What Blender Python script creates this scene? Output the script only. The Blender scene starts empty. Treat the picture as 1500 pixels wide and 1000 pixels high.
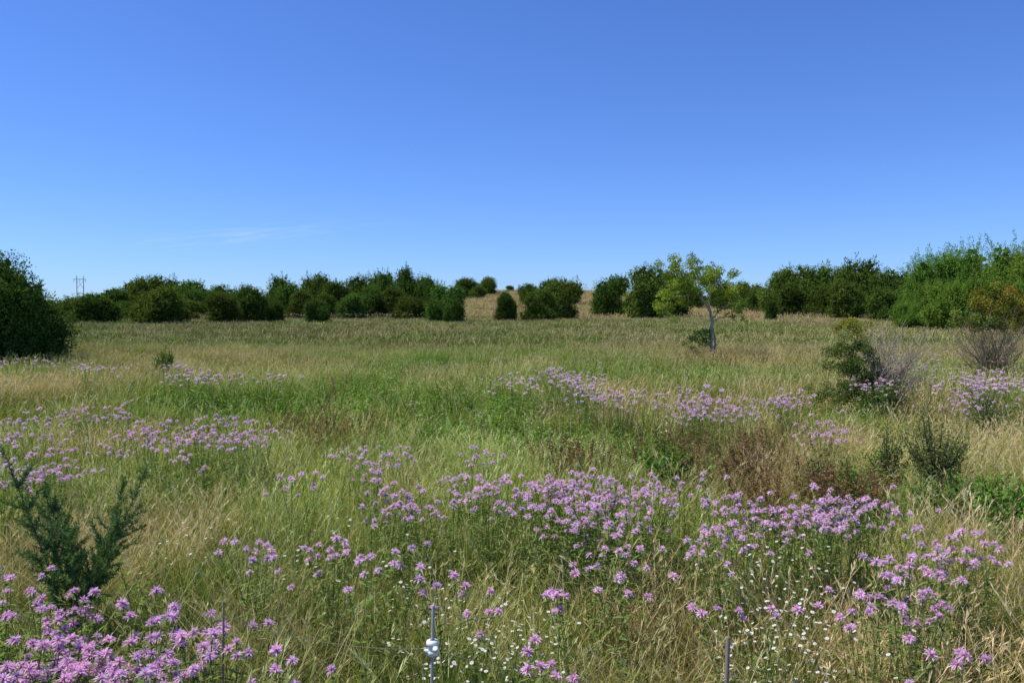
import bpy, math, numpy as np
from mathutils import Vector
R = np.random.default_rng(7)
F=1167.0; H=2.4; TH=math.radians(2.21)

# ---------------------------------------------------------------- survey helpers
def ray(px,py):
    a=(px-750)/F; b=(500-py)/F
    return a, math.cos(TH)+b*math.sin(TH), -math.sin(TH)+b*math.cos(TH)
def at_h(px,py,h):
    a,dy,dz=ray(px,py); t=(h-H)/dz
    return a*t, dy*t
def at_d(px,py,d):
    a,dy,dz=ray(px,py); t=d/dy
    return a*t, H+dz*t

def sstep(a,b,x):
    t=np.clip((x-a)/(b-a),0,1); return t*t*(3-2*t)
_L=np.random.default_rng(3).random((256,256))
def vn(x,y,s):
    x=np.asarray(x,float)/s+1000.3; y=np.asarray(y,float)/s+1000.7
    xi=np.floor(x).astype(int); yi=np.floor(y).astype(int)
    fx=x-xi; fy=y-yi; fx=fx*fx*(3-2*fx); fy=fy*fy*(3-2*fy)
    g=lambda i,j:_L[(xi+i)%256,(yi+j)%256]
    return (g(0,0)*(1-fx)+g(1,0)*fx)*(1-fy)+(g(0,1)*(1-fx)+g(1,1)*fx)*fy
def fbm(x,y,s):
    return (vn(x,y,s)+.5*vn(x+31,y+17,s/2.1)+.25*vn(x-9,y+57,s/4.3))/1.75
def gz(x,y):
    x=np.asarray(x,float); y=np.asarray(y,float)
    z=0.65*sstep(50,120,y)
    g=0.18+0.82*np.exp(-((x-15)/100.0)**2)
    z=z+11*sstep(170,400,y)*g*(1-sstep(420,900,y))
    z=z+(fbm(x,y,9)-.5)*0.25*(1-sstep(200,400,y))*sstep(1,10,y)+(fbm(x,y,60)-.5)*1.2*sstep(80,250,y)
    return z

# ---------------------------------------------------------------- mesh builder
class MB:
    def __init__(s): s.v=[];s.f=[];s.c=[];s.m=[];s.n=0
    def add(s,v,f,c,mat=0):
        v=np.asarray(v,float).reshape(-1,3); f=np.asarray(f,int)
        c=np.asarray(c,float)
        if c.ndim==1: c=np.tile(c,(len(v),1))
        s.v.append(v); s.f.append(f+s.n); s.c.append(c); s.m.append(np.full(len(f),mat)); s.n+=len(v)
    def mesh(s,name,mats):
        me=bpy.data.meshes.new(name)
        v=np.concatenate(s.v); c=np.concatenate(s.c); f=np.concatenate(s.f); m=np.concatenate(s.m)
        me.vertices.add(len(v)); me.vertices.foreach_set('co',v.astype(np.float32).ravel())
        me.loops.add(f.size); me.loops.foreach_set('vertex_index',f.astype(np.int32).ravel())
        me.polygons.add(len(f)); me.polygons.foreach_set('loop_start',(np.arange(len(f))*4).astype(np.int32))
        me.polygons.foreach_set('material_index',m.astype(np.int32))
        at=me.color_attributes.new('col','FLOAT_COLOR','POINT')
        at.data.foreach_set('color',np.concatenate([c,np.ones((len(c),1))],1).astype(np.float32).ravel())
        for x in mats: me.materials.append(x)
        me.update(calc_edges=True)
        return me
def nrm(a): return a/(np.linalg.norm(a,axis=-1,keepdims=True)+1e-9)
def ribbon(mb,P,D,S,L,W,B,prof,c0,c1=None,mat=0):
    P=np.atleast_2d(P);N=len(P)
    L=np.broadcast_to(L,(N,));W=np.broadcast_to(W,(N,))
    K=len(prof); t=np.linspace(0,1,K)
    c=P[:,None]+D[:,None]*(L[:,None]*t)[...,None]+B[:,None]*(L[:,None]*t**2)[...,None]
    w=S[:,None]*(W[:,None]*np.array(prof)*.5)[...,None]
    V=np.stack([c-w,c+w],2).reshape(-1,3)
    i=np.arange(N)[:,None]*(2*K)+np.arange(K-1)[None]*2
    f=np.stack([i,i+1,i+3,i+2],-1).reshape(-1,4)
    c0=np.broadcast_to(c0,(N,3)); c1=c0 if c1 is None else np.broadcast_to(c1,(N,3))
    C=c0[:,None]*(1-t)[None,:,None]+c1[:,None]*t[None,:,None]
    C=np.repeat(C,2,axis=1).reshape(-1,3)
    mb.add(V,f,C,mat)
def leaves(mb,P,D,Nn,L,W,col,mat=0):
    D=nrm(D);S=nrm(np.cross(D,Nn)); N=len(P)
    L=np.broadcast_to(L,(N,))[:,None];W=np.broadcast_to(W,(N,))[:,None]
    V=np.stack([P,P+D*L*.45+S*W*.5,P+D*L,P+D*L*.45-S*W*.5],1).reshape(-1,3)
    f=np.arange(N*4).reshape(-1,4)
    mb.add(V,f,np.repeat(np.broadcast_to(col,(N,3)),4,axis=0),mat)
def tube(mb,pts,rad,col,sides=6,mat=0):
    pts=np.asarray(pts,float);K=len(pts);rad=np.broadcast_to(rad,(K,))
    T=nrm(np.gradient(pts,axis=0)); up=np.array([0.3,.9,.1]); 
    A=nrm(np.cross(T,up));Bv=np.cross(T,A)
    a=np.arange(sides)*2*math.pi/sides
    V=pts[:,None]+(A[:,None]*np.cos(a)[None,:,None]+Bv[:,None]*np.sin(a)[None,:,None])*rad[:,None,None]
    i=np.arange(K-1)[:,None]*sides; j=np.arange(sides)[None]; k=(j+1)%sides
    f=np.stack([i+j,i+k,i+sides+k,i+sides+j],-1).reshape(-1,4)
    mb.add(V.reshape(-1,3),f,col,mat)
def rdir(n,rg=R): return nrm(rg.normal(size=(n,3)))

# ---------------------------------------------------------------- materials
def base_mat(name):
    m=bpy.data.materials.new(name); m.use_nodes=True; nt=m.node_tree; nt.nodes.clear(); return m,nt
def plant_mat(name,trans=.3,tint=True,rand=0.0,tr=(1.15,1.2,.6),hs_=.515):
    m,nt=base_mat(name); N=nt.nodes; Lk=nt.links.new
    out=N.new('ShaderNodeOutputMaterial')
    a=N.new('ShaderNodeAttribute'); a.attribute_name='col'
    col=a.outputs['Color']
    if tint:
        b=N.new('ShaderNodeAttribute'); b.attribute_type='INSTANCER'; b.attribute_name='tint'
        mx=N.new('ShaderNodeMix'); mx.data_type='RGBA'; mx.blend_type='MULTIPLY'; mx.inputs[0].default_value=1
        Lk(col,mx.inputs[6]); Lk(b.outputs['Color'],mx.inputs[7]); col=mx.outputs[2]
    if rand>0:
        oi=N.new('ShaderNodeObjectInfo')
        hs=N.new('ShaderNodeHueSaturation')
        mr=N.new('ShaderNodeMapRange'); mr.inputs[3].default_value=1-rand; mr.inputs[4].default_value=1+rand
        mh=N.new('ShaderNodeMath'); mh.operation='MULTIPLY'; mh.inputs[1].default_value=7.31
        fr=N.new('ShaderNodeMath'); fr.operation='FRACT'
        m2=N.new('ShaderNodeMapRange'); m2.inputs[3].default_value=.48; m2.inputs[4].default_value=.51
        Lk(oi.outputs['Random'],mr.inputs[0]); Lk(oi.outputs['Random'],mh.inputs[0]); Lk(mh.outputs[0],fr.inputs[0]); Lk(fr.outputs[0],m2.inputs[0])
        Lk(m2.outputs[0],hs.inputs['Hue']); Lk(mr.outputs[0],hs.inputs['Value']); Lk(col,hs.inputs['Color']); col=hs.outputs[0]
    p=N.new('ShaderNodeBsdfDiffuse')
    Lk(col,p.inputs['Color'])
    if trans>0:
        t=N.new('ShaderNodeBsdfTranslucent'); mt=N.new('ShaderNodeMix'); mt.data_type='RGBA'; mt.blend_type='MULTIPLY'; mt.inputs[0].default_value=1
        Lk(col,mt.inputs[6]); mt.inputs[7].default_value=(*tr,1); Lk(mt.outputs[2],t.inputs['Color'])
        ms=N.new('ShaderNodeMixShader'); ms.inputs[0].default_value=trans
        Lk(p.outputs[0],ms.inputs[1]); Lk(t.outputs[0],ms.inputs[2]); Lk(ms.outputs[0],out.inputs[0])
    else: Lk(p.outputs[0],out.inputs[0])
    return m
M_grass=plant_mat('grass_blade',.25)
M_gfar=plant_mat('distant_grass_blade',0)
M_petal=plant_mat('bee_balm_petal',.4,tr=(1.1,1,1.1))
M_leaf=plant_mat('tree_leaf',.2,tint=False,rand=.24)
M_leaf0=plant_mat('shrub_leaf',.3,tint=False)
M_bark=plant_mat('bark',0,tint=False)

# ---------------------------------------------------------------- scatter (one object each)
def scatter(name,protos,P,rot,scl,idx,tint):
    coll=bpy.data.collections.new(name+'_kinds')
    for i,me in enumerate(protos):
        o=bpy.data.objects.new('%s_kind_%02d'%(name,i),me); coll.objects.link(o)
    me=bpy.data.meshes.new(name); n=len(P)
    me.vertices.add(n); me.vertices.foreach_set('co',P.astype(np.float32).ravel())
    a=me.attributes.new('rot','FLOAT_VECTOR','POINT'); a.data.foreach_set('vector',rot.astype(np.float32).ravel())
    a=me.attributes.new('scl','FLOAT_VECTOR','POINT'); a.data.foreach_set('vector',scl.astype(np.float32).ravel())
    a=me.attributes.new('idx','INT','POINT'); a.data.foreach_set('value',idx.astype(np.int32))
    a=me.attributes.new('tint','FLOAT_COLOR','POINT'); a.data.foreach_set('color',np.concatenate([tint,np.ones((n,1))],1).astype(np.float32).ravel())
    o=bpy.data.objects.new(name,me); bpy.context.scene.collection.objects.link(o)
    ng=bpy.data.node_groups.new(name,'GeometryNodeTree')
    ng.interface.new_socket('Geometry',in_out='INPUT',socket_type='NodeSocketGeometry')
    ng.interface.new_socket('Geometry',in_out='OUTPUT',socket_type='NodeSocketGeometry')
    N=ng.nodes; Lk=ng.links.new
    gi=N.new('NodeGroupInput'); go=N.new('NodeGroupOutput')
    ci=N.new('GeometryNodeCollectionInfo'); ci.inputs['Collection'].default_value=coll
    ci.inputs['Separate Children'].default_value=True; ci.inputs['Reset Children'].default_value=True
    ip=N.new('GeometryNodeInstanceOnPoints'); ip.inputs['Pick Instance'].default_value=True
    def na(nm,t):
        q=N.new('GeometryNodeInputNamedAttribute'); q.data_type=t; q.inputs['Name'].default_value=nm; return q.outputs['Attribute']
    Lk(gi.outputs[0],ip.inputs['Points']); Lk(ci.outputs[0],ip.inputs['Instance'])
    Lk(na('idx','INT'),ip.inputs['Instance Index'])
    er=N.new('FunctionNodeEulerToRotation'); Lk(na('rot','FLOAT_VECTOR'),er.inputs[0]); Lk(er.outputs[0],ip.inputs['Rotation'])
    Lk(na('scl','FLOAT_VECTOR'),ip.inputs['Scale']); Lk(ip.outputs[0],go.inputs[0])
    md=o.modifiers.new('scatter','NODES'); md.node_group=ng
    return o

# ---------------------------------------------------------------- plant prototypes
GREENS=np.array([[.16,.25,.030],[.21,.29,.040],[.12,.20,.028],[.27,.30,.050],[.34,.32,.075]])
TANS=np.array([[.66,.51,.27],[.54,.41,.19],[.78,.65,.40],[.40,.29,.13]])
def grass_proto(seed,n,rad,Lr,Wd,dry,stalks,K=4,sw=.0028,mat=None):
    g=np.random.default_rng(seed); mb=MB()
    th=g.random(n)*6.283; r=rad*np.sqrt(g.random(n))
    P=np.stack([r*np.cos(th),r*np.sin(th),np.zeros(n)],1)
    nt_=max(4,n//14); tx=g.uniform(-rad,rad,(nt_,2))*.8; ti=g.integers(0,nt_,n); m_=g.random(n)<.6
    P[m_,:2]=tx[ti[m_]]+g.normal(size=(m_.sum(),2))*rad*.09
    ph=g.random(n)*6.283; lean=g.uniform(.05,.5,n)
    h=np.stack([np.cos(ph),np.sin(ph),np.zeros(n)],1)
    D=nrm(h*lean[:,None]+np.array([0,0,1.]))
    sa=g.random(n)*3.14; S=np.stack([np.cos(sa),np.sin(sa),np.zeros(n)],1)
    L=g.uniform(Lr[0],Lr[1],n); B=h*g.uniform(.1,.8,n)[:,None]-np.array([0,0,1.])*g.uniform(0,.45,n)[:,None]
    isd=g.random(n)<dry
    c=np.where(isd[:,None],TANS[g.integers(0,4,n)],GREENS[g.integers(0,5,n)])*g.uniform(.6,1.25,n)[:,None]
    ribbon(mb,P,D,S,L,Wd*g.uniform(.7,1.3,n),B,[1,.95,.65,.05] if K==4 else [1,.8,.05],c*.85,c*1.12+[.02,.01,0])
    m=stalks
    if m:
        th=g.random(m)*6.283; r=rad*np.sqrt(g.random(m)); P=np.stack([r*np.cos(th),r*np.sin(th),np.zeros(m)],1)
        ph=g.random(m)*6.283; h=np.stack([np.cos(ph),np.sin(ph),np.zeros(m)],1)
        D=nrm(h*g.uniform(.03,.5,m)[:,None]+[0,0,1.]); L=Lr[1]*g.uniform(.85,1.4,m); B=h*g.uniform(.05,.45,m)[:,None]-np.array([0,0,1.])*g.uniform(0,.2,m)[:,None]
        S=np.stack([-h[:,1],h[:,0],h[:,2]],1); c=TANS[g.integers(0,3,m)]
        ribbon(mb,P,D,S,L,sw,B,[1,1,1,.8],c)
        for k in range(m):
            q=7; t=g.uniform(.83,1,q); p=P[k]+D[k]*(L[k]*t)[:,None]+B[k]*(L[k]*t*t)[:,None]
            dd=nrm(D[k]+B[k]+g.normal(size=(q,3))*.28)
            ribbon(mb,p,dd,rdir(q,g),g.uniform(.03,.06,q),sw*2.2,np.zeros((q,3)),[.4,1,.1],c[k]*1.05)
    return mb.mesh('grass_tuft',[mat or M_grass])
def forb_proto(seed,stems,Ht,leafL,leafW,npl,rad,col,head=None):
    g=np.random.default_rng(seed); mb=MB()
    for s in range(stems):
        p0=np.array([g.normal()*rad,g.normal()*rad,0]); a=g.random()*6.28
        h=np.array([math.cos(a),math.sin(a),0]); d=nrm(h*g.uniform(.02,.3)+[0,0,1.]); L=Ht*g.uniform(.65,1.1)
        ribbon(mb,p0[None],d[None],np.array([[1,0,0.]]),L,.006,h[None]*.05,[1,1,.6],col*.9)
        ribbon(mb,p0[None],d[None],np.array([[0,1,0.]]),L,.006,h[None]*.05,[1,1,.6],col*.9)
        t=np.linspace(.15,1,npl); P=p0+d*(L*t)[:,None]+h*.05*(L*t*t)[:,None]
        aa=np.arange(npl)*2.4+g.random()*6; hh=np.stack([np.cos(aa),np.sin(aa),np.zeros(npl)],1)
        D=nrm(hh+np.array([0,0,1.])*g.uniform(.2,.9,npl)[:,None]); S=nrm(np.cross(D,[0,0,1.])+g.normal(size=(npl,3))*.2)
        c=col*g.uniform(.7,1.3,npl)[:,None]
        ribbon(mb,P,D,S,leafL*(1.15-.6*t)*g.uniform(.8,1.2,npl),leafW*(1.1-.5*t),-np.array([0,0,1.])*g.uniform(.1,.7,npl)[:,None],[.15,1,.8,.05],c*.9,c*1.15)
        if head=='brown':
            q=45; t=g.uniform(.55,1.02,q); P=p0+d*(L*t)[:,None]+h*.05*(L*t*t)[:,None]+g.normal(size=(q,3))*.012
            leaves(mb,P,rdir(q,g)+[0,0,.5],rdir(q,g),.03,.018,np.array([.25,.15,.075])*g.uniform(.6,1.4,q)[:,None])
        if head=='yarrow':
            top=p0+d*L+h*.05*L; q=22
            P=top+np.stack([g.normal(size=q)*.022,g.normal(size=q)*.022,g.normal(size=q)*.006],1)
            leaves(mb,P,rdir(q,g)*[1,1,.2],np.tile([0,0,1.],(q,1))+g.normal(size=(q,3))*.3,.013,.011,np.array([.70,.70,.60]))
    return mb.mesh('forb',[M_grass])
def daisy_proto(seed):
    g=np.random.default_rng(seed); mb=MB(); n=8; col=np.array([.16,.22,.05])
    for s in range(n):
        a=g.random()*6.28; h=np.array([math.cos(a),math.sin(a),0]); sp=g.uniform(.05,.35)
        d=nrm(h*sp+[0,0,1.]); L=g.uniform(.5,.8)
        ribbon(mb,np.zeros((1,3)),d[None],nrm(np.cross(d,[.3,.8,.1]))[None],L,.003,h[None]*.1,[1,1,.8],col)
        top=d*L+h*.1*L; q=9; aa=np.arange(q)*6.283/q
        nn=nrm(np.array([g.normal()*.35,g.normal()*.35,1.])); u=nrm(np.cross(nn,[1,.1,0]));v=np.cross(nn,u)
        D=u*np.cos(aa)[:,None]+v*np.sin(aa)[:,None]+nn*.1
        leaves(mb,np.tile(top,(q,1)),D,np.tile(nn,(q,1)),.011,.007,np.array([.82,.82,.8]))
        leaves(mb,(top+nn*.002-u*.004)[None],u[None],nn[None],.008,.008,np.array([.7,.5,.06]))
    q=20; t=g.uniform(.1,.6,q); leaves(mb,np.stack([g.normal(size=q)*.03,g.normal(size=q)*.03,t],1),rdir(q,g)+[0,0,.4],rdir(q,g),.05,.012,col)
    return mb.mesh('white_fleabane',[M_grass])
def balm_proto(seed,petals,pw,lo=False):
    g=np.random.default_rng(seed); mb=MB(); ns=2
    gc=np.array([.16,.23,.06])
    for s in range(ns):
        p0=np.array([g.normal()*.05,g.normal()*.05,0]); a=g.random()*6.28; h=np.array([math.cos(a),math.sin(a),0])
        d=nrm(h*g.uniform(.02,.22)+[0,0,1.]); L=g.uniform(.78,.99)
        for S in ([[1,0,0.]],[[0,1,0.]]):
            ribbon(mb,p0[None],d[None],np.array(S),L,.0045,h[None]*.06,[1,1,.9],gc*1.2)
        npl=12; t=np.repeat(np.linspace(.3,.95,npl//2),2); P=p0+d*(L*t)[:,None]+h*.06*(L*t*t)[:,None]
        aa=np.arange(npl)*math.pi+np.repeat(np.arange(npl//2)*math.pi/2,2)+g.random()*3
        hh=np.stack([np.cos(aa),np.sin(aa),np.zeros(npl)],1); D=nrm(hh+np.array([0,0,1.])*g.uniform(.1,.7,npl)[:,None])
        c=gc*g.uniform(.8,1.35,npl)[:,None]
        ribbon(mb,P,D,nrm(np.cross(D,[0,0,1.])),.065*g.uniform(.7,1.2,npl),.018,-np.array([0,0,1.])*g.uniform(.1,.6,npl)[:,None],[.5,1,.7,.05],c)
        top=p0+d*L+h*.06*L; ax=nrm(d+g.normal(size=3)*.2)
        q=8; D=nrm(rdir(q,g)*[1,1,.1]-ax*.1); leaves(mb,np.tile(top-ax*.004,(q,1)),D,np.tile(ax,(q,1)),.028,.014,np.array([.28,.33,.18]))
        q=12; D=nrm(rdir(q,g)+ax*1.0); leaves(mb,np.tile(top,(q,1)),D,rdir(q,g),.013,.008,np.array([.44,.30,.34]))
        q=petals; al=g.random(q)*6.283; el=np.radians(g.uniform(-8,75,q))
        u=nrm(np.cross(ax,[.2,1,.1]));v=np.cross(ax,u)
        D=(u*np.cos(al)[:,None]+v*np.sin(al)[:,None])*np.cos(el)[:,None]+ax*np.sin(el)[:,None]
        S=nrm(np.cross(D,ax+g.normal(size=(q,3))*.4)); k=g.uniform(.85,1.08,q)[:,None]
        c=np.array([.84,.61,.78])*k+np.array([.04,.0,.0])*g.random((q,1))
        ribbon(mb,top+D*.006,D,S,g.uniform(.021,.034,q),pw,-np.tile(ax,(q,1))*g.uniform(.1,.55,q)[:,None],[.55,.8,1,.35],c*.92,np.clip(c*1.1,0,.93),mat=1)
    return mb.mesh('bee_balm',[M_grass,M_petal])

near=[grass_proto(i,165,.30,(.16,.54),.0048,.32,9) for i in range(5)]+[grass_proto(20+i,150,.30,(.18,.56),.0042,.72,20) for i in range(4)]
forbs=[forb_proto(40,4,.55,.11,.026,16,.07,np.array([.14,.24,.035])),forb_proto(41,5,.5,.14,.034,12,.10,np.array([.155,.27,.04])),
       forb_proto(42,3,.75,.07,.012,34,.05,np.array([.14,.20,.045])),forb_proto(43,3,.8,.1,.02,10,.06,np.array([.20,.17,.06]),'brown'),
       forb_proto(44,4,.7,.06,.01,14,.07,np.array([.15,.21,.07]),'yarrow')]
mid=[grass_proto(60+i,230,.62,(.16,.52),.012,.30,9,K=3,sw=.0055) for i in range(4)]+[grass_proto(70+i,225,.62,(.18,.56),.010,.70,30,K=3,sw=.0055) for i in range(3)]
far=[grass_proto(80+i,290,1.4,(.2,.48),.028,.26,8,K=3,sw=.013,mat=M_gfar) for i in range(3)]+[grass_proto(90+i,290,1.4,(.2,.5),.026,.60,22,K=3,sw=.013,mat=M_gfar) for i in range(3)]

# ---------------------------------------------------------------- patches laid out on the ground
def patch(px,py,rx,ry,h=.4):
    cx,cy=at_h(px,py,h); _,y0=at_h(px,py+ry,h); _,y1=at_h(px,max(py-ry,468),h)
    return cx,cy,rx/F*cy,max((y1-y0)/2,.3)
def wsum(P,X,Y,warp=.35):
    w=np.zeros(len(X))
    for p in P:
        cx,cy,rx,ry=patch(*p[:4]); 
        n=(fbm(X,Y,max(min(rx,ry)*.5,.6))-.5)*2*warp*2.6
        d=((X-cx)/rx)**2+((Y-cy)/ry)**2
        w=np.maximum(w,np.clip(1.35-d-n,0,1)*(p[4] if len(p)>4 else 1))
    return w
LUSH=[(620,575,200,20,.85),(400,580,100,14,.85),(720,605,120,22,.8),(820,630,110,22,.75),(960,650,90,22,.85),(250,580,80,10,.6),(620,528,140,10,.6),(560,552,80,8,.5),
      (1360,700,150,30,.8),(1250,600,50,16,.7),(1470,720,70,50),(1240,720,60,40,.8),(880,535,120,10,.5),(560,640,70,14,.45),(1120,640,60,16,.4),(1050,545,120,8,.4),(700,650,80,12,.35)]
DRY=[(850,588,80,14),(1130,630,110,22,.8),(900,562,90,10,.7),(1370,590,110,18,.9),(1450,640,70,25),(60,560,120,14,.7),(560,690,80,25,.7),(1170,690,90,25,.7),
     (330,930,150,60,.8),(1230,900,200,40,.6),(1420,760,90,30,.6),(250,500,200,10,.6),(1150,478,180,8,.7),(960,880,120,50,.6),(600,900,100,40,.5),(250,760,120,40,.5),(200,545,150,14,.6),(450,500,150,7,.5),(1100,500,150,7,.5),(420,660,80,20,.5)]
BROWN=[(1100,640,80,22),(1000,640,60,14,.5),(850,640,50,14,.4),(1150,690,70,25,.6),(1240,690,50,20,.4),(470,600,80,14,.4),(1060,520,60,7,.6)]
def tintmap(X,Y):
    lush=wsum(LUSH,X,Y); dry=np.clip(wsum(DRY,X,Y),0,1)*(1-lush); br=wsum(BROWN,X,Y,.5)
    n=fbm(X,Y,3.2); n2=fbm(X+77,Y-40,11); n3=fbm(X+177,Y-240,1.1)
    dry=np.clip(dry+(n-.50)*2.0+(n3-.5)*.9,0,1)*(1-lush*.85)
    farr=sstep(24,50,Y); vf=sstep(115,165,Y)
    dry=np.clip(dry*(1-.6*farr)+((n2-.50)*1.8)*farr,0,1)
    T=np.ones((len(X),3))*(.60+.82*fbm(X+5,Y+9,1.3))[:,None]
    grn=sstep(.42,.62,fbm(X-300,Y+90,6))[:,None]*(1-dry[:,None])
    T*=(1-grn)+grn*np.array([.80,1.0,.75])
    T*=(1-lush[:,None])+lush[:,None]*np.array([.64,.92,.7])
    T*=(1-.45*br[:,None])+.45*br[:,None]*np.array([.9,.68,.6])
    T*=(1-farr[:,None])+farr[:,None]*np.array([.80,.83,.76])
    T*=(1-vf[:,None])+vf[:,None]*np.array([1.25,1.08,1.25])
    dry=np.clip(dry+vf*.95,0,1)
    return T,lush,dry,br
def region(y0,y1,dens,marg=2.0,k=.70,jit=.5):
    st=1/math.sqrt(dens); w=y1*k+marg
    X,Y=np.meshgrid(np.arange(-w,w,st),np.arange(y0,y1,st)); X=X.ravel();Y=Y.ravel()
    X=X+R.uniform(-jit,jit,len(X))*st; Y=Y+R.uniform(-jit,jit,len(Y))*st
    m=np.abs(X)<Y*k+marg
    return X[m],Y[m]
def field(name,protos,ng,y0,y1,dens,s0,s1,jit=.5):
    X,Y=region(y0,y1,dens,jit=jit); T,lush,dry,br=tintmap(X,Y); n=len(X)
    isd=R.random(n)<np.clip(dry*.9+.08,0,1)
    idx=np.where(isd,ng+R.integers(0,len(protos)-ng,n),R.integers(0,ng,n))
    s=R.uniform(s0,s1,n); hz=s*(.50+.80*fbm(X+3,Y,2.0))*(1-.36*lush)
    rot=np.stack([R.normal(size=n)*.05,R.normal(size=n)*.05,R.random(n)*6.283],1)
    scatter(name,protos,np.stack([X,Y,gz(X,Y)-.01],1),rot,np.stack([s,s,hz],1),idx,T)
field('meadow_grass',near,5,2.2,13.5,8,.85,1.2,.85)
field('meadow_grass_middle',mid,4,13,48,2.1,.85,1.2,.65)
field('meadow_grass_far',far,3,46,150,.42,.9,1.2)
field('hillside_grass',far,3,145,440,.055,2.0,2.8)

# weeds
X,Y=region(2.4,14,5); T,lush,dry,br=tintmap(X,Y); 
X2,Y2=region(14,60,3.2); T2,l2,d2,b2=tintmap(X2,Y2); X=np.concatenate([X,X2]);Y=np.concatenate([Y,Y2]);lush=np.concatenate([lush,l2]);br=np.concatenate([br,b2])
p=lush*1.15+.06+.25*(fbm(X+50,Y,2)>.57); keep=R.random(len(X))<p; X,Y,lush,br=X[keep],Y[keep],lush[keep],br[keep]; n=len(X)
idx=np.where(R.random(n)<.95,R.integers(0,3,n),4)
idx=np.where(R.random(n)<br*.6,3,idx)
idx=np.where((lush>.3)&(idx==2),1,idx)
s=R.uniform(.6,1.15,n)*(1+.3*(Y>14)*(lush>.2)); T=np.ones((n,3))*(R.uniform(.6,1.25,n)*(1+.08*(lush>.4)))[:,None]
rot=np.stack([R.normal(size=n)*.1,R.normal(size=n)*.1,R.random(n)*6.283],1)
scatter('leafy_weeds',forbs,np.stack([X,Y,gz(X,Y)],1),rot,np.stack([s,s,s*.9],1),idx,T)
n=1300; Y=40+95*R.random(n)**1.2; X=R.uniform(-.72,.72,n)*Y; k=fbm(X,Y,12)>.46; X,Y=X[k],Y[k]; n=len(X); s=R.uniform(.9,1.9,n)
scatter('field_weeds',forbs[:3],np.stack([X,Y,gz(X,Y)],1),np.stack([R.normal(size=n)*.1,R.normal(size=n)*.1,R.random(n)*6.28],1),np.stack([s*1.6,s*1.6,s*.7],1),R.integers(0,3,n),np.ones((n,3))*R.uniform(.5,1.0,(n,1)))
pts=[];
for q in BROWN:
    for _ in range(26):
        a=R.normal(size=2)*.6; x,y=at_h(q[0]+a[0]*q[2],q[1]+a[1]*q[3],.7); pts.append((x,y))
pts=np.array(pts); n=len(pts); s=R.uniform(.65,1.05,n)
scatter('curly_dock',forbs,np.stack([pts[:,0],pts[:,1],gz(pts[:,0],pts[:,1])],1),np.stack([R.normal(size=n)*.1,R.normal(size=n)*.1,R.random(n)*6.28],1),np.stack([s]*3,1),np.full(n,3),np.ones((n,3))*R.uniform(.7,1.4,(n,1)))

# bee balm: (px,py,rx,ry,count)
BALM=[(120,965,190,50,88),(60,990,100,30,32),(15,850,30,25,7),(160,890,80,12,12),(280,935,40,14,8),(440,978,22,10,5),(830,988,45,8,5),(1395,985,25,12,4),
 (290,640,105,30,90),(330,635,60,14,26),(80,665,85,33,54),(20,705,30,14,8),(210,625,30,10,8),(150,600,80,10,14),(500,680,55,24,19),(470,715,40,12,6),(700,690,50,8,6),(560,665,50,8,5),
 (430,800,75,18,15),(590,825,50,12,7),(620,735,72,18,34),(830,742,130,24,105),(870,715,110,12,44),(960,800,80,28,16),(740,720,50,14,16),(980,725,60,10,16),
 (1150,755,95,24,66),(1240,750,75,13,32),(1060,790,60,16,10),(1270,855,65,26,15),(1240,895,30,16,4),(1415,820,52,18,24),(1370,885,25,6,5),(1130,890,40,12,4),(700,870,35,8,6),(815,875,25,6,5),(960,850,40,8,3),(1310,905,20,5,2),
 (790,552,60,12,60),(850,545,40,8,30),(890,570,40,14,34),(940,585,40,12,26),(985,600,45,12,42),(1060,598,45,14,56),(1145,592,38,9,40),(1210,630,22,16,20),(1010,575,40,6,12),
 (1290,550,34,20,70),(1440,575,70,22,80),(1330,530,60,16,24),(1475,555,50,20,40),(1400,560,50,12,26),(290,548,45,12,34),(230,540,50,10,14),(80,540,70,8,24),(100,603,80,12,22),(430,560,70,6,10),(720,660,60,10,6),(380,640,40,12,8),(30,630,40,20,12),
 (560,464,150,4,110),(480,468,90,3,50),(1180,456,60,5,50),(300,470,120,3,40),(1120,462,80,5,30),(60,526,60,5,14)]
bn=[balm_proto(200+i,48,.0058) for i in range(6)]; bf=[balm_proto(220+i,26,.012,True) for i in range(4)]
P=[];S=[];I=[];T=[]
for (px,py,rx,ry,c) in BALM:
    nc=max(1,c//6); cs=R.normal(size=(nc,2)); cs=cs/np.maximum(1,np.linalg.norm(cs,axis=1,keepdims=True))*.85
    for _ in range(c):
        a=cs[R.integers(0,nc)]+R.normal(size=2)*.24; hh=.82*R.uniform(.86,1.08)
        qy=max(py+a[1]*ry,py-1.3*ry,476 if py>474 else 460); x,y=at_h(px+a[0]*rx,qy,.82)
        if py<474:
            y=R.uniform(118,165) if px<720 else R.uniform(120,175); x=(px+a[0]*rx*1.5-750)/F*y
        far_=y>14
        P.append((x,y,float(gz(x,y)))); 
        s=hh/.86*(1.45 if far_ else 1.0)*(1.0 if y<60 else 1.9); S.append((s,s,hh/.86*(1 if y<60 else 1.4))); I.append(R.integers(0,4)+6 if far_ else R.integers(0,6))
        k=R.uniform(.88,1.08); T.append((k*R.uniform(.97,1.08),k*(1.08 if far_ else 1)*(.93 if y<4.5 else 1),k))
P=np.array(P);n=len(P)
scatter('bee_balm_flowers',bn+bf,P,np.stack([R.normal(size=n)*.08,R.normal(size=n)*.08,R.random(n)*6.28],1),np.array(S),np.array(I),np.array(T))

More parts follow.
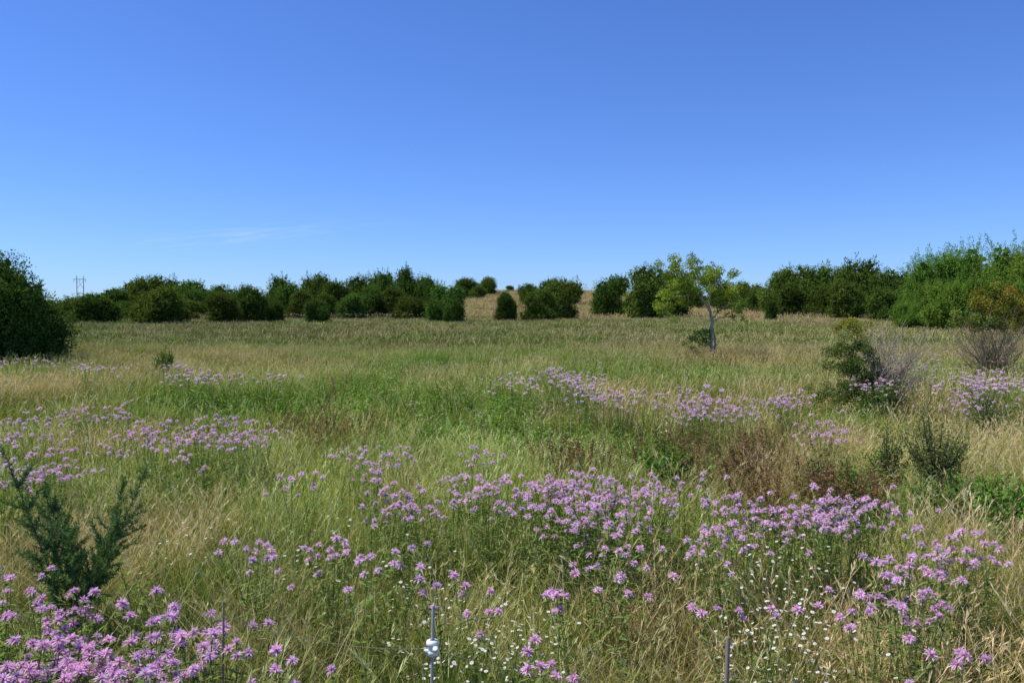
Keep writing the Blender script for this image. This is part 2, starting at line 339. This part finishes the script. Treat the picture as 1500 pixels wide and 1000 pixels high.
# white fleabane
WH=[(700,935,90,28,20),(640,865,60,14,8),(760,940,40,14,8),(1130,860,50,25,10),(1150,800,50,30,7),(1120,940,40,20,8),(440,820,60,30,5),(280,800,60,30,3),(900,660,80,20,6),(790,620,60,14,5),(1150,960,60,25,6),(1230,950,60,20,4),(840,600,50,10,4)]
dp=[daisy_proto(300+i) for i in range(4)]; P=[]
for (px,py,rx,ry,c) in WH:
    for _ in range(c):
        a=R.normal(size=2)*.55; x,y=at_h(px+a[0]*rx,py+a[1]*ry,.66); P.append((x,y,float(gz(x,y))))
P=np.array(P);n=len(P); s=R.uniform(.85,1.15,n)
scatter('white_fleabane_flowers',dp,P,np.stack([R.normal(size=n)*.1,R.normal(size=n)*.1,R.random(n)*6.28],1),np.stack([s]*3,1),R.integers(0,4,n),np.ones((n,3)))

# ---------------------------------------------------------------- ground
ys=np.concatenate([np.arange(-30,20,1.0),np.arange(20,120,2.5),np.arange(120,500,7),np.arange(500,1000,40),np.array([1200,1800,3000,6000])])
xs=np.concatenate([-np.array([6000,3000,1500,800]),np.arange(-500,-60,15),np.arange(-60,60,1.5),np.arange(60,501,15),np.array([800,1500,3000,6000])])
GX,GY=np.meshgrid(xs,ys); Z=gz(GX,GY); nx=len(xs)
V=np.stack([GX,GY,Z],-1).reshape(-1,3); i=(np.arange(len(ys)-1)[:,None]*nx+np.arange(nx-1)[None]).reshape(-1)
mb=MB(); mb.add(V,np.stack([i,i+1,i+nx+1,i+nx],1),np.array([.1,.1,.05]))
m,nt=base_mat('meadow_soil'); N=nt.nodes;Lk=nt.links.new
out=N.new('ShaderNodeOutputMaterial');pb=N.new('ShaderNodeBsdfDiffuse')
tc=N.new('ShaderNodeTexCoord');n1=N.new('ShaderNodeTexNoise');n1.inputs['Scale'].default_value=1.3;n1.inputs['Detail'].default_value=8
n2=N.new('ShaderNodeTexNoise');n2.inputs['Scale'].default_value=.05;n2.inputs['Detail'].default_value=6
r1=N.new('ShaderNodeValToRGB');r1.color_ramp.elements[0].color=(.05,.055,.015,1);r1.color_ramp.elements[1].color=(.16,.14,.06,1);r1.color_ramp.elements[0].position=.35;r1.color_ramp.elements[1].position=.7
sx=N.new('ShaderNodeSeparateXYZ');mr=N.new('ShaderNodeMapRange');mr.inputs[1].default_value=110;mr.inputs[2].default_value=180
r2=N.new('ShaderNodeValToRGB');r2.color_ramp.elements[0].color=(.20,.20,.08,1);r2.color_ramp.elements[1].color=(.40,.33,.20,1);r2.color_ramp.elements[0].position=.38;r2.color_ramp.elements[1].position=.62
mx=N.new('ShaderNodeMix');mx.data_type='RGBA'
Lk(tc.outputs['Object'],n1.inputs['Vector']);Lk(tc.outputs['Object'],n2.inputs['Vector']);Lk(n1.outputs[0],r1.inputs[0]);Lk(n2.outputs[0],r2.inputs[0])
Lk(tc.outputs['Object'],sx.inputs[0]);Lk(sx.outputs['Y'],mr.inputs[0]);Lk(mr.outputs[0],mx.inputs[0]);Lk(r1.outputs[0],mx.inputs[6]);Lk(r2.outputs[0],mx.inputs[7]);Lk(mx.outputs[2],pb.inputs['Color']);Lk(pb.outputs[0],out.inputs[0])
me=mb.mesh('ground',[m]); me.polygons.foreach_set('use_smooth',[True]*len(me.polygons))
o=bpy.data.objects.new('ground',me);bpy.context.scene.collection.objects.link(o)

# ---------------------------------------------------------------- trees
BARK=np.array([.10,.085,.065])
def crown_mesh(seed,nleaf,lsz,col,shoots=50,nl=16,shootlen=(.12,.3),hgt=1.7,low=.12,aspect=.5,fill=1500):
    g=np.random.default_rng(seed); mb=MB(); C=[]
    for k in range(nl):
        a=g.random()*6.283; u=g.random()**1.0; zz=low+.22+(hgt-.62-low)*u*g.uniform(.85,1.1)
        rr=(.62*math.sqrt(max(.12,1-((u-.4)/.85)**2)))*g.uniform(.5,1.15)
        C.append((rr*math.cos(a),rr*math.sin(a),zz,g.uniform(.22,.42)))
    for a in np.arange(5)*1.257+g.random(): C.append((.48*math.cos(a),.48*math.sin(a),.32,.36))
    C.append((0,0,hgt*.5,.5)); C.append((g.normal()*.2,g.normal()*.2,hgt-.36,.32)); C.append((g.normal()*.3,g.normal()*.3,hgt-.48,.36))
    C=np.array(C)
    for k,c in enumerate(C):
        n=int(nleaf*c[3]**2/np.sum(C[:,3]**2)); d=rdir(n,g)
        lump=1+.26*np.sin(d@g.normal(size=3)*5+g.random()*6)+.15*np.sin(d@g.normal(size=3)*11)
        P=c[:3]+d*(c[3]*lump*(.66+.42*np.sqrt(g.random(n))))[:,None]*[1,1,.95]
        ins=np.zeros(n)
        for j,e in enumerate(C):
            if j!=k: ins=np.maximum(ins,1-np.linalg.norm(P-e[:3],axis=1)/e[3])
        kp=(ins<.3)|(g.random(n)<.1); kp&=P[:,2]>.02
        P=P[kp];d=d[kp];n=len(P)
        cc=col*(g.uniform(.75,1.25))*g.uniform(.55,1.45,n)[:,None]*np.array([1,1,1.])+np.array([.03,.035,0])*(g.random((n,1))**3)
        D=nrm(rdir(n,g)+d*.4+[0,0,-.15]); Nn=d*.8+[0,0,.35]+g.normal(size=(n,3))*.5
        leaves(mb,P,D,Nn,lsz*g.uniform(.7,1.35,n),lsz*aspect*g.uniform(.9,1.3,n),cc)
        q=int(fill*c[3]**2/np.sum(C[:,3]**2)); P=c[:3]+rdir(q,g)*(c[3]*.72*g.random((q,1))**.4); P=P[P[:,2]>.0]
        leaves(mb,P,rdir(len(P),g),rdir(len(P),g),.17,.13,col*.7)  # oversized darkened leaves added inside each lobe to block light through the crown
    for k in range(shoots):
        c=C[g.integers(0,len(C))]; d=nrm(g.normal(size=3)*[.8,.8,.5]+[0,0,.75]); L=g.uniform(*shootlen)
        p=c[:3]+d*c[3]*.85; dd=nrm(d+[0,0,.7]); q=int(L/lsz*5)+4; t=g.random(q)
        P=p+dd*(L*t)[:,None]+g.normal(size=(q,3))*lsz*.4
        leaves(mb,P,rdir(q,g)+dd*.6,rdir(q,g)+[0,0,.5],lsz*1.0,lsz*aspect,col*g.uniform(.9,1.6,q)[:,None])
    for c in C[:7]:
        b=np.array([g.normal()*.06,g.normal()*.06,-.05]); mdl=b*.5+c[:3]*.5+[0,0,-.08]+g.normal(size=3)*.05
        tube(mb,[b,b*.8+mdl*.2+[0,0,.04],mdl,c[:3]],[.035,.03,.02,.008],BARK,5,1)
    return mb.mesh('tree',[M_leaf,M_bark])
DG=np.array([.078,.145,.030]); 
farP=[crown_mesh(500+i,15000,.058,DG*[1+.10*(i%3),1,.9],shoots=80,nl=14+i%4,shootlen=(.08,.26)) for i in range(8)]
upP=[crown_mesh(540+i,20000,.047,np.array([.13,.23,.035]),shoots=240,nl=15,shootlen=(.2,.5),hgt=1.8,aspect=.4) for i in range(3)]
def put(me,name,px,top,wpx,d,sq=1.0,hgt=1.78):
    x,z=at_d(px,top,d); g=float(gz(x,d)); w=wpx/F*d/2*1.12
    o=bpy.data.objects.new(name,me); bpy.context.scene.collection.objects.link(o)
    o.location=(x,d,g-.1); o.scale=(w,w*sq,(z-g)/hgt); o.rotation_euler[2]=R.random()*6.28
    return o
T_=[ # px,top,width,dist
 (138,425,80,108),(235,415,85,104),(325,422,52,108),(368,413,52,112),(403,436,30,115),(463,433,38,108),(652,410,66,118),(664,436,34,110),(741,423,38,120),
 (787,418,60,122),(822,402,58,140),(892,399,58,165),(945,380,62,145),(985,392,60,160),(1130,435,20,120),
 (110,430,60,150),(165,418,70,165),(200,402,60,190),(228,398,60,195),(265,407,65,180),(300,418,60,160),(320,412,55,180),(345,425,50,170),(408,399,50,180),(428,410,55,150),(445,420,50,145),
 (468,395,48,185),(495,408,60,160),(525,397,50,185),(548,412,50,150),(567,391,52,180),(602,386,62,175),(628,402,50,170),(580,415,50,150),(685,404,40,310),(715,403,30,330),(700,415,26,300),
 (775,412,34,270),(803,404,40,250),(832,410,40,260),(747,417,16,360),(1095,408,50,230),(1065,415,50,240),(1110,420,40,210),(1145,386,62,190),(1182,382,70,190),(1218,380,66,185),(1258,372,80,170),(1160,410,60,165),(1205,412,60,160),
 (1300,388,70,160),(1240,405,60,145),(1340,400,60,150),(1010,410,50,250),(1305,418,60,115),(75,436,60,160),(30,432,70,160),(20,420,80,200),(1380,400,90,170),(-40,430,90,170),(480,425,40,150),(640,415,40,180),(385,428,40,160),(360,420,40,190),(515,425,50,140),(600,430,60,140),(270,435,50,130),(190,438,40,130)]
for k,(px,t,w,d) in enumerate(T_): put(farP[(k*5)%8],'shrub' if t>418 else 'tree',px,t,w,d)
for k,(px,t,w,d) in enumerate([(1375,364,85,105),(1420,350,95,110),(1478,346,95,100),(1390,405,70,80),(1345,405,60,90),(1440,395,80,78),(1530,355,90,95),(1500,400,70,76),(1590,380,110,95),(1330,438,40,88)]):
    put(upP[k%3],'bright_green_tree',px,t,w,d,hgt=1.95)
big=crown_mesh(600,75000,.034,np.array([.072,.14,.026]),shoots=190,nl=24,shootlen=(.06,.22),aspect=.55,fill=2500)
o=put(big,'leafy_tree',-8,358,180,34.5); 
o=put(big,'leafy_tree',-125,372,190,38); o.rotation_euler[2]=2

def clump(mb,c,r,n,lsz,col,g,flat=.8,mat=0):
    d=rdir(n,g); P=np.array(c)+d*(r*g.random(n)**.45)[:,None]*[1,1,flat]
    leaves(mb,P,rdir(n,g)+[0,0,-.3],rdir(n,g)+[0,0,.6],lsz*g.uniform(.7,1.3,n),lsz*.5,col*g.uniform(.65,1.35,n)[:,None],mat)
# lone tree
g=np.random.default_rng(11); mb=MB(); d0=40; bx,_=at_d(1043,524,d0); bz=float(gz(bx,d0)); sc=d0/F
def q3(px,py,y=0): return np.array([(px-1043)*sc,y,(524-py)*sc])
TB=np.array([.40,.34,.25])
def limb(pts,r0,r1,n=9):
    pts=np.array(pts); t=np.linspace(0,len(pts)-1,n*2); i=np.minimum(t.astype(int),len(pts)-2); f=(t-i)[:,None]
    P=pts[i]*(1-f)+pts[i+1]*f; P[1:-1]=(P[:-2]+P[1:-1]*2+P[2:])/4; P[1:-1]+=g.normal(size=(len(P)-2,3))*.02
    tube(mb,P,np.linspace(r0,r1,len(P)),TB,7,1); return P
limb([q3(1044,526),q3(1041,495),q3(1043,470),q3(1038,450)],.10,.07)
limb([q3(1047,524,.1),q3(1049,500,.15),q3(1043,478,.1)],.06,.04)
L1=[limb([q3(1038,450),q3(1022,432),q3(1008,418),q3(1000,395)],.06,.015),limb([q3(1038,450),q3(1042,430,.3),q3(1050,415,.5),q3(1050,398,.5)],.055,.015),
 limb([q3(1043,465),q3(1058,450,-.3),q3(1072,440,-.5),q3(1080,432,-.5)],.045,.012),limb([q3(1022,432),q3(1000,432,-.4),q3(985,435,-.6),q3(972,445,-.7)],.035,.01),
 limb([q3(1030,440),q3(1025,420,.8),q3(1020,405,1.2)],.04,.012),limb([q3(1043,470),q3(1060,464,.3),q3(1078,463,.4),q3(1088,450,.4)],.03,.01),limb([q3(1008,418),q3(990,408,.4),q3(982,396,.5)],.03,.01),
 limb([q3(1040,440),q3(1035,425,-.8),q3(1040,410,-1.2)],.04,.01)]
YG=np.array([.24,.32,.045])
for (px,py,r,n,y) in [(1000,398,24,1700,0),(985,402,18,1000,.5),(988,422,24,1500,-.3),(1012,412,20,1200,.2),(978,436,17,800,-.6),(966,449,11,300,-.7),(1002,435,17,700,.1),(1048,408,20,1200,.5),(1062,415,18,1000,.2),(1036,405,16,700,-1.1),(1022,402,17,800,1.2),
   (1068,430,16,800,-.4),(1078,438,14,500,-.5),(1050,428,18,800,.6),(1086,452,10,220,.4),(1074,462,9,150,.3),(1030,422,16,600,.4),(1055,447,11,260,-.2),(1015,388,10,260,.1),(988,386,9,200,.3),(1040,393,9,200,.3),(1015,442,10,160,.2)]:
    c=q3(px,py,y)
    for _ in range(8): clump(mb,c+g.normal(size=3)*r*sc*.6,r*sc*.48,n//8,.11,YG*g.uniform(.7,1.25),g)
    for _ in range(3):
        e=c+g.normal(size=3)*r*sc*.5; s0=min((p for l in L1 for p in l),key=lambda p:np.linalg.norm(p-c)); tube(mb,[s0,(s0+e)/2+g.normal(size=3)*.06,e],[.015,.010,.004],TB,4,1)
for _ in range(26): clump(mb,q3(1027+g.normal()*10,497+g.normal()*9,g.normal()*.5),.2,60,.09,np.array([.11,.18,.035]),g)
me=mb.mesh('lone_tree',[M_leaf0,M_bark]); o=bpy.data.objects.new('young_locust_tree',me); bpy.context.scene.collection.objects.link(o); o.location=(bx,d0,bz)

# twiggy shrubs
def twiggy(name,px,base,d,wpx,hpx,twcol,leafclumps,ntw=170,seed=1,off=0):
    g=np.random.default_rng(seed); mb=MB(); x0,_=at_d(px,base,d); z0=float(gz(x0,d)); s=d/F; Hh=hpx*s; Wd=wpx*s/2
    for k in range(ntw):
        a=g.random()*6.283; u=math.sqrt(g.random()); e=np.array([math.cos(a)*u*Wd+off*s,math.sin(a)*u*Wd,Hh*(1-.30*u*u)*g.uniform(.5,1.05)])
        b=np.array([g.normal()*.12*Wd+off*s*.4,g.normal()*.12*Wd,0]); md=b*.5+e*.5+[0,0,Hh*.06]+g.normal(size=3)*.09
        c=twcol*g.uniform(.5,1.35); tube(mb,[b,(b+md)/2,md,(md+e)/2+g.normal(size=3)*.05,e],[.013,.011,.008,.006,.003],c,3,1)
        for _ in range(5):
            t=g.uniform(.35,1); p=b*(1-t)**2+2*md*t*(1-t)+e*t*t; dd=nrm(e-b+g.normal(size=3)*Hh*.6); tube(mb,[p,p+dd*g.uniform(.06,.22)*Hh],[.0045,.002],c,3,1)
        if k%3==0:
            n=16; t=g.uniform(.4,1,n)[:,None]; P=b*(1-t)**2+2*md*t*(1-t)+e*t*t+g.normal(size=(n,3))*.04
            leaves(mb,P,rdir(n,g),rdir(n,g),.045,.022,np.array([.17,.19,.06])*g.uniform(.6,1.3,n)[:,None])
    for (cx,cy,cyy,r,n,ls,col) in leafclumps:
        c=np.array([(cx-px)*s,cyy,(base-cy)*s])
        for _ in range(10): clump(mb,c+g.normal(size=3)*r*s*.5,r*s*.45,n//10,ls,np.array(col)*g.uniform(.7,1.25),g)
    me=mb.mesh(name,[M_leaf0,M_bark]); o=bpy.data.objects.new(name,me); bpy.context.scene.collection.objects.link(o); o.location=(x0,d,z0)
OL=(.28,.27,.05); DK=(.095,.145,.036); GR=(.13,.19,.045)
twiggy('twiggy_shrub',1275,612,17.5,135,150,np.array([.40,.33,.25]),
  [(1240,472,0,16,1100,.045,OL),(1250,498,.2,24,1700,.045,GR),(1234,525,0,26,2100,.045,DK),(1254,550,-.1,30,2700,.045,DK),(1228,568,.2,24,1700,.045,GR),(1288,548,.1,28,1700,.045,DK),(1285,575,-.3,30,2100,.045,GR),(1264,480,.3,16,600,.045,OL),(1240,592,-.2,30,1800,.045,DK),(1300,595,-.2,30,1400,.045,GR),(1272,515,.1,22,900,.045,DK)],seed=5,off=34,ntw=130)
twiggy('twiggy_shrub',1455,563,26,130,118,np.array([.36,.27,.20]),
  [(1450,447,0,26,2400,.08,(.30,.27,.05)),(1475,444,.2,24,2000,.08,(.27,.28,.05)),(1430,460,.3,22,1400,.08,(.20,.25,.05)),(1490,458,0,24,1700,.08,(.34,.22,.05)),(1465,432,0,14,700,.08,OL),(1440,476,-.2,20,700,.07,GR),(1475,478,-.2,20,500,.07,OL),(1450,545,0,30,500,.07,GR)],seed=8,ntw=130)
def small_shrub(name,px,base,top,w,col,n,ls,seed,tw=14):
    d=1.95*F/(base-455); x0,z1=at_d(px,top,d)
    g=np.random.default_rng(seed); mb=MB(); z0=float(gz(x0,d)); s=d/F; hh=z1-z0
    for k in range(tw):
        a=g.random()*6.28; u=math.sqrt(g.random()); e=np.array([math.cos(a)*u*w*s/2,math.sin(a)*u*w*s/2,hh*(1-.4*u)*g.uniform(.6,1.05)]); tube(mb,[[0,0,0],e*.5+[0,0,.05],e],[.012,.008,.003],BARK,4,1)
        t=g.uniform(.25,1,n//tw)[:,None]; P=e*t+g.normal(size=(n//tw,3))*w*s*.055
        leaves(mb,P,rdir(len(P),g)+[0,0,.4],rdir(len(P),g)+[0,0,.5],ls*g.uniform(.7,1.3,len(P)),ls*.4,np.array(col)*g.uniform(.6,1.4,len(P))[:,None])
    me=mb.mesh(name,[M_leaf0,M_bark]); o=bpy.data.objects.new(name,me); bpy.context.scene.collection.objects.link(o); o.location=(x0,d,z0)
small_shrub('small_shrub',240,533,498,36,(.12,.20,.04),1800,.08,1)
small_shrub('small_shrub',1372,685,585,95,(.17,.20,.065),3800,.045,2,34)
small_shrub('small_shrub',1300,680,620,60,(.15,.19,.055),1600,.045,3,16)
small_shrub('small_shrub',1475,745,672,110,(.13,.26,.04),3000,.06,4,28)
small_shrub('small_shrub',1400,720,680,110,(.12,.22,.04),2400,.055,14,28)
small_shrub('small_shrub',1245,725,668,70,(.13,.25,.04),1800,.05,7,18)
small_shrub('small_shrub',980,680,632,90,(.12,.23,.035),2400,.06,9,22)
small_shrub('small_shrub',1080,675,625,60,(.20,.13,.06),1200,.05,10,18)
small_shrub('small_shrub',1440,610,560,80,(.17,.19,.09),2000,.05,15,22)
small_shrub('small_shrub',1200,700,650,60,(.17,.14,.06),1100,.045,16,18)

# feathery plant, left foreground
g=np.random.default_rng(77); mb=MB(); dF=5.5; x0,_=at_d(112,960,dF); s=dF/F; FC=np.array([.12,.20,.07])
def feather(p,e,r,den,ll):
    p=np.array(p,float);e=np.array(e,float); L=np.linalg.norm(e-p); md=(p+e)/2+np.array([0,0,.06*L]); t=np.linspace(0,1,10)[:,None]
    C=p*(1-t)**2+2*md*t*(1-t)+e*t*t; tube(mb,C,np.linspace(r,r*.3,10),np.array([.20,.19,.10]),5,1)
    n=int(L*den); t=g.uniform(.12,1.0,n)[:,None]; P=p*(1-t)**2+2*md*t*(1-t)+e*t*t
    D=nrm(nrm(e-p)*.8+rdir(n,g)*.9); leaves(mb,P,D,rdir(n,g),ll*g.uniform(.6,1.2,n),.0068,FC*g.uniform(.6,1.5,n)[:,None]); return C
for (px,py,y,b) in [(22,657,-.1,1),(215,688,.1,1),(163,722,.25,1),(60,745,.2,1),(128,765,-.2,1),(190,760,-.1,1),(85,800,-.25,1),(45,720,.2,1),(150,800,.1,1),(100,790,.1,1)]:
    e=np.array([(px-112)*s,y,(964-py)*s]); C=feather((g.normal()*.02,g.normal()*.02,0),e,.005,430,.038)
    for _ in range(22 if b else 8):
        k=g.integers(3,9); dd=nrm(nrm(e)*1.0+rdir(1,g)[0]*.8); feather(C[k],C[k]+dd*g.uniform(.08,.30)*(1.3-.09*k),.002,540,.032)
me=mb.mesh('feathery_weed',[M_leaf0,M_bark]); o=bpy.data.objects.new('feathery_weed',me); bpy.context.scene.collection.objects.link(o); o.location=(x0,dF,float(gz(x0,dF)))

# ---------------------------------------------------------------- electric fence
def simple(name,c,rough=.5,metal=0):
    m,nt=base_mat(name);N=nt.nodes;o=N.new('ShaderNodeOutputMaterial');p=N.new('ShaderNodeBsdfPrincipled');n=N.new('ShaderNodeTexNoise');n.inputs['Scale'].default_value=60
    r=N.new('ShaderNodeValToRGB');r.color_ramp.elements[0].color=(*[v*.7 for v in c],1);r.color_ramp.elements[1].color=(*c,1);r.color_ramp.elements[0].position=.35;r.color_ramp.elements[1].position=.6
    nt.links.new(n.outputs[0],r.inputs[0]);nt.links.new(r.outputs[0],p.inputs['Base Color']);p.inputs['Roughness'].default_value=rough;p.inputs['Metallic'].default_value=metal;nt.links.new(p.outputs[0],o.inputs[0]);return m
M_rod=simple('galvanised_rod',(.42,.41,.38),.6,.1);M_ins=simple('white_plastic',(.88,.87,.80),.5);M_wire=simple('steel_wire',(.28,.26,.23),.6,.2);M_pole=simple('pole_wood',(.24,.20,.16),.9)
fence=bpy.data.objects.new('electric_fence',None);bpy.context.scene.collection.objects.link(fence)
def child(mb,name,mat,par):
    me=mb.mesh(name,[mat]);me.polygons.foreach_set('use_smooth',[True]*len(me.polygons));o=bpy.data.objects.new(name,me);bpy.context.scene.collection.objects.link(o);o.parent=par;return o
K=np.ones(3)
posts=[]
for j,(px,top,d,r,ins) in enumerate([(632,886,3.5,.0075,1),(1064,932,3.25,.009,0),(325,880,3.62,.0045,0),(-60,1015,3.3,.008,1),(1560,960,3.0,.008,1)]):
    x,z=at_d(px,top,d); mb=MB(); tube(mb,[[x-.02,d,-.1],[x-.004,d,z*.5],[x+.008,d,z-.004],[x+.008,d,z],[x+.008,d,z+.001]],[r,r,r,r*.8,.0005],K,8)
    child(mb,'post_%d'%j,M_pole if j in(1,2) else M_rod,fence); posts.append((x,d,z))
    if ins:
        zi=z-.19; mb=MB(); x+=.004
        tube(mb,[[x,d,zi-.034],[x,d,zi-.032],[x,d,zi-.012],[x,d,zi-.010],[x,d,zi+.010],[x,d,zi+.012],[x,d,zi+.030],[x,d,zi+.034]],[.012,.027,.030,.023,.023,.030,.027,.012],K,14)
        tube(mb,[[x,d,zi],[x+.014,d-.02,zi+.002],[x+.02,d-.038,zi+.004],[x+.02,d-.048,zi+.004]],[.016,.016,.012,.003],K,8)
        tube(mb,[[x,d,zi-.01],[x-.022,d-.012,zi-.014],[x-.038,d-.016,zi-.006]],[.014,.013,.003],K,8)
        child(mb,'insulator_%d'%j,M_ins,fence)
order=[posts[3],posts[2],posts[0],posts[1],posts[4]]
zo=[-.19,-.06,-.19,-.24,-.19]
for w,dz in enumerate([0,-.24]):
    mb=MB()
    for k,(a,b) in enumerate(zip(order[:-1],order[1:])):
        t=np.linspace(0,1,16)[:,None]; A=np.array([a[0],a[1]-.012,a[2]+zo[k]+dz]);Bb=np.array([b[0],b[1]-.012,b[2]+zo[k+1]+dz])
        P=A*(1-t)+Bb*t; P[:,2]-=.05*4*(t*(1-t))[:,0]; tube(mb,P,.0010,K,5)
    child(mb,'wire_%d'%w,M_wire,fence)

# ---------------------------------------------------------------- power line H-frame
d=520; x,zt=at_d(117,404,d); g0=float(gz(x,d)); mb=MB()
for sx_ in (-2.2,2.2): tube(mb,[[x+sx_,d,g0-1],[x+sx_,d,zt]],[.32,.18],K,8)
tube(mb,[[x-4.0,d-.4,zt-2.2],[x+4.0,d-.4,zt-2.2]],[.2,.2],K,6)
tube(mb,[[x-2.2,d,zt-3],[x+2.2,d,zt-8]],[.1,.1],K,5);tube(mb,[[x+2.2,d+.3,zt-3],[x-2.2,d+.3,zt-8]],[.1,.1],K,5)
for sx_ in (-3.8,0,3.8): tube(mb,[[x+sx_,d-.4,zt-2.4],[x+sx_,d-.4,zt-4]],[.12,.12],K,6)
me=mb.mesh('utility_pole',[M_pole]);o=bpy.data.objects.new('utility_pole',me);bpy.context.scene.collection.objects.link(o)

# ---------------------------------------------------------------- light
EL=math.radians(60); AZ=math.radians(-85)   # azimuth from +Y, negative = left
sd=Vector((math.sin(AZ)*math.cos(EL),math.cos(AZ)*math.cos(EL),math.sin(EL)))
l=bpy.data.lights.new('sun','SUN'); l.energy=5.0; l.angle=math.radians(.53); l.color=(1,.95,.84)
o=bpy.data.objects.new('sun',l); o.rotation_euler=sd.to_track_quat('Z','Y').to_euler(); bpy.context.scene.collection.objects.link(o)
w=bpy.data.worlds.new('World'); bpy.context.scene.world=w; w.use_nodes=True; nt=w.node_tree; N=nt.nodes;Lk=nt.links.new
bg=N['Background']; bg.inputs[1].default_value=.10
sk=N.new('ShaderNodeTexSky'); sk.sky_type='NISHITA'; sk.sun_disc=False; sk.sun_elevation=EL; sk.sun_rotation=AZ; sk.altitude=200; sk.air_density=1.0; sk.dust_density=.1; sk.ozone_density=3.0
mx=N.new('ShaderNodeMix');mx.data_type='RGBA';mx.blend_type='MULTIPLY';mx.inputs[0].default_value=1;mx.inputs[7].default_value=(.64,.93,1.6,1)
Lk(sk.outputs[0],mx.inputs[6])
def M(op,a,b=None,c=None):
    q=N.new('ShaderNodeMath');q.operation=op
    for k,v in enumerate([a,b,c]):
        if v is None: continue
        if isinstance(v,(int,float)): q.inputs[k].default_value=v
        else: Lk(v,q.inputs[k])
    return q.outputs[0]
tc=N.new('ShaderNodeTexCoord');sp=N.new('ShaderNodeSeparateXYZ');Lk(tc.outputs['Generated'],sp.inputs[0])
yy=M('MAXIMUM',sp.outputs['Y'],.05);u=M('DIVIDE',sp.outputs['X'],yy);v=M('DIVIDE',sp.outputs['Z'],yy)
du=M('ADD',u,.34);dv=M('SUBTRACT',M('SUBTRACT',v,.094),M('MULTIPLY',du,.08))
e=M('ADD',M('POWER',M('DIVIDE',M('ABSOLUTE',du),.11),2),M('POWER',M('DIVIDE',M('ABSOLUTE',dv),.009),2))
mask=M('EXPONENT',M('MULTIPLY',e,-1.0))
cb=N.new('ShaderNodeCombineXYZ');Lk(M('MULTIPLY',u,14),cb.inputs[0]);Lk(M('MULTIPLY',dv,190),cb.inputs[1])
nz=N.new('ShaderNodeTexNoise');nz.inputs['Scale'].default_value=1;nz.inputs['Detail'].default_value=4;Lk(cb.outputs[0],nz.inputs['Vector'])
f=M('MULTIPLY',M('MULTIPLY',mask,M('MAXIMUM',M('SUBTRACT',nz.outputs[0],.42),0)),1.2)
m2=N.new('ShaderNodeMix');m2.data_type='RGBA';Lk(f,m2.inputs[0]);Lk(mx.outputs[2],m2.inputs[6]);m2.inputs[7].default_value=(7,8,9.5,1)
Lk(m2.outputs[2],bg.inputs[0])
cam=bpy.data.cameras.new('camera'); cam.lens=28; cam.sensor_width=36; cam.clip_end=20000; cam.clip_start=.05
o=bpy.data.objects.new('camera',cam); o.location=(0,0,H); o.rotation_euler=(math.pi/2-TH,0,0); bpy.context.scene.collection.objects.link(o)
sc_=bpy.context.scene; sc_.camera=o; sc_.view_settings.view_transform='Standard'; sc_.view_settings.look='None'; sc_.view_settings.exposure=0
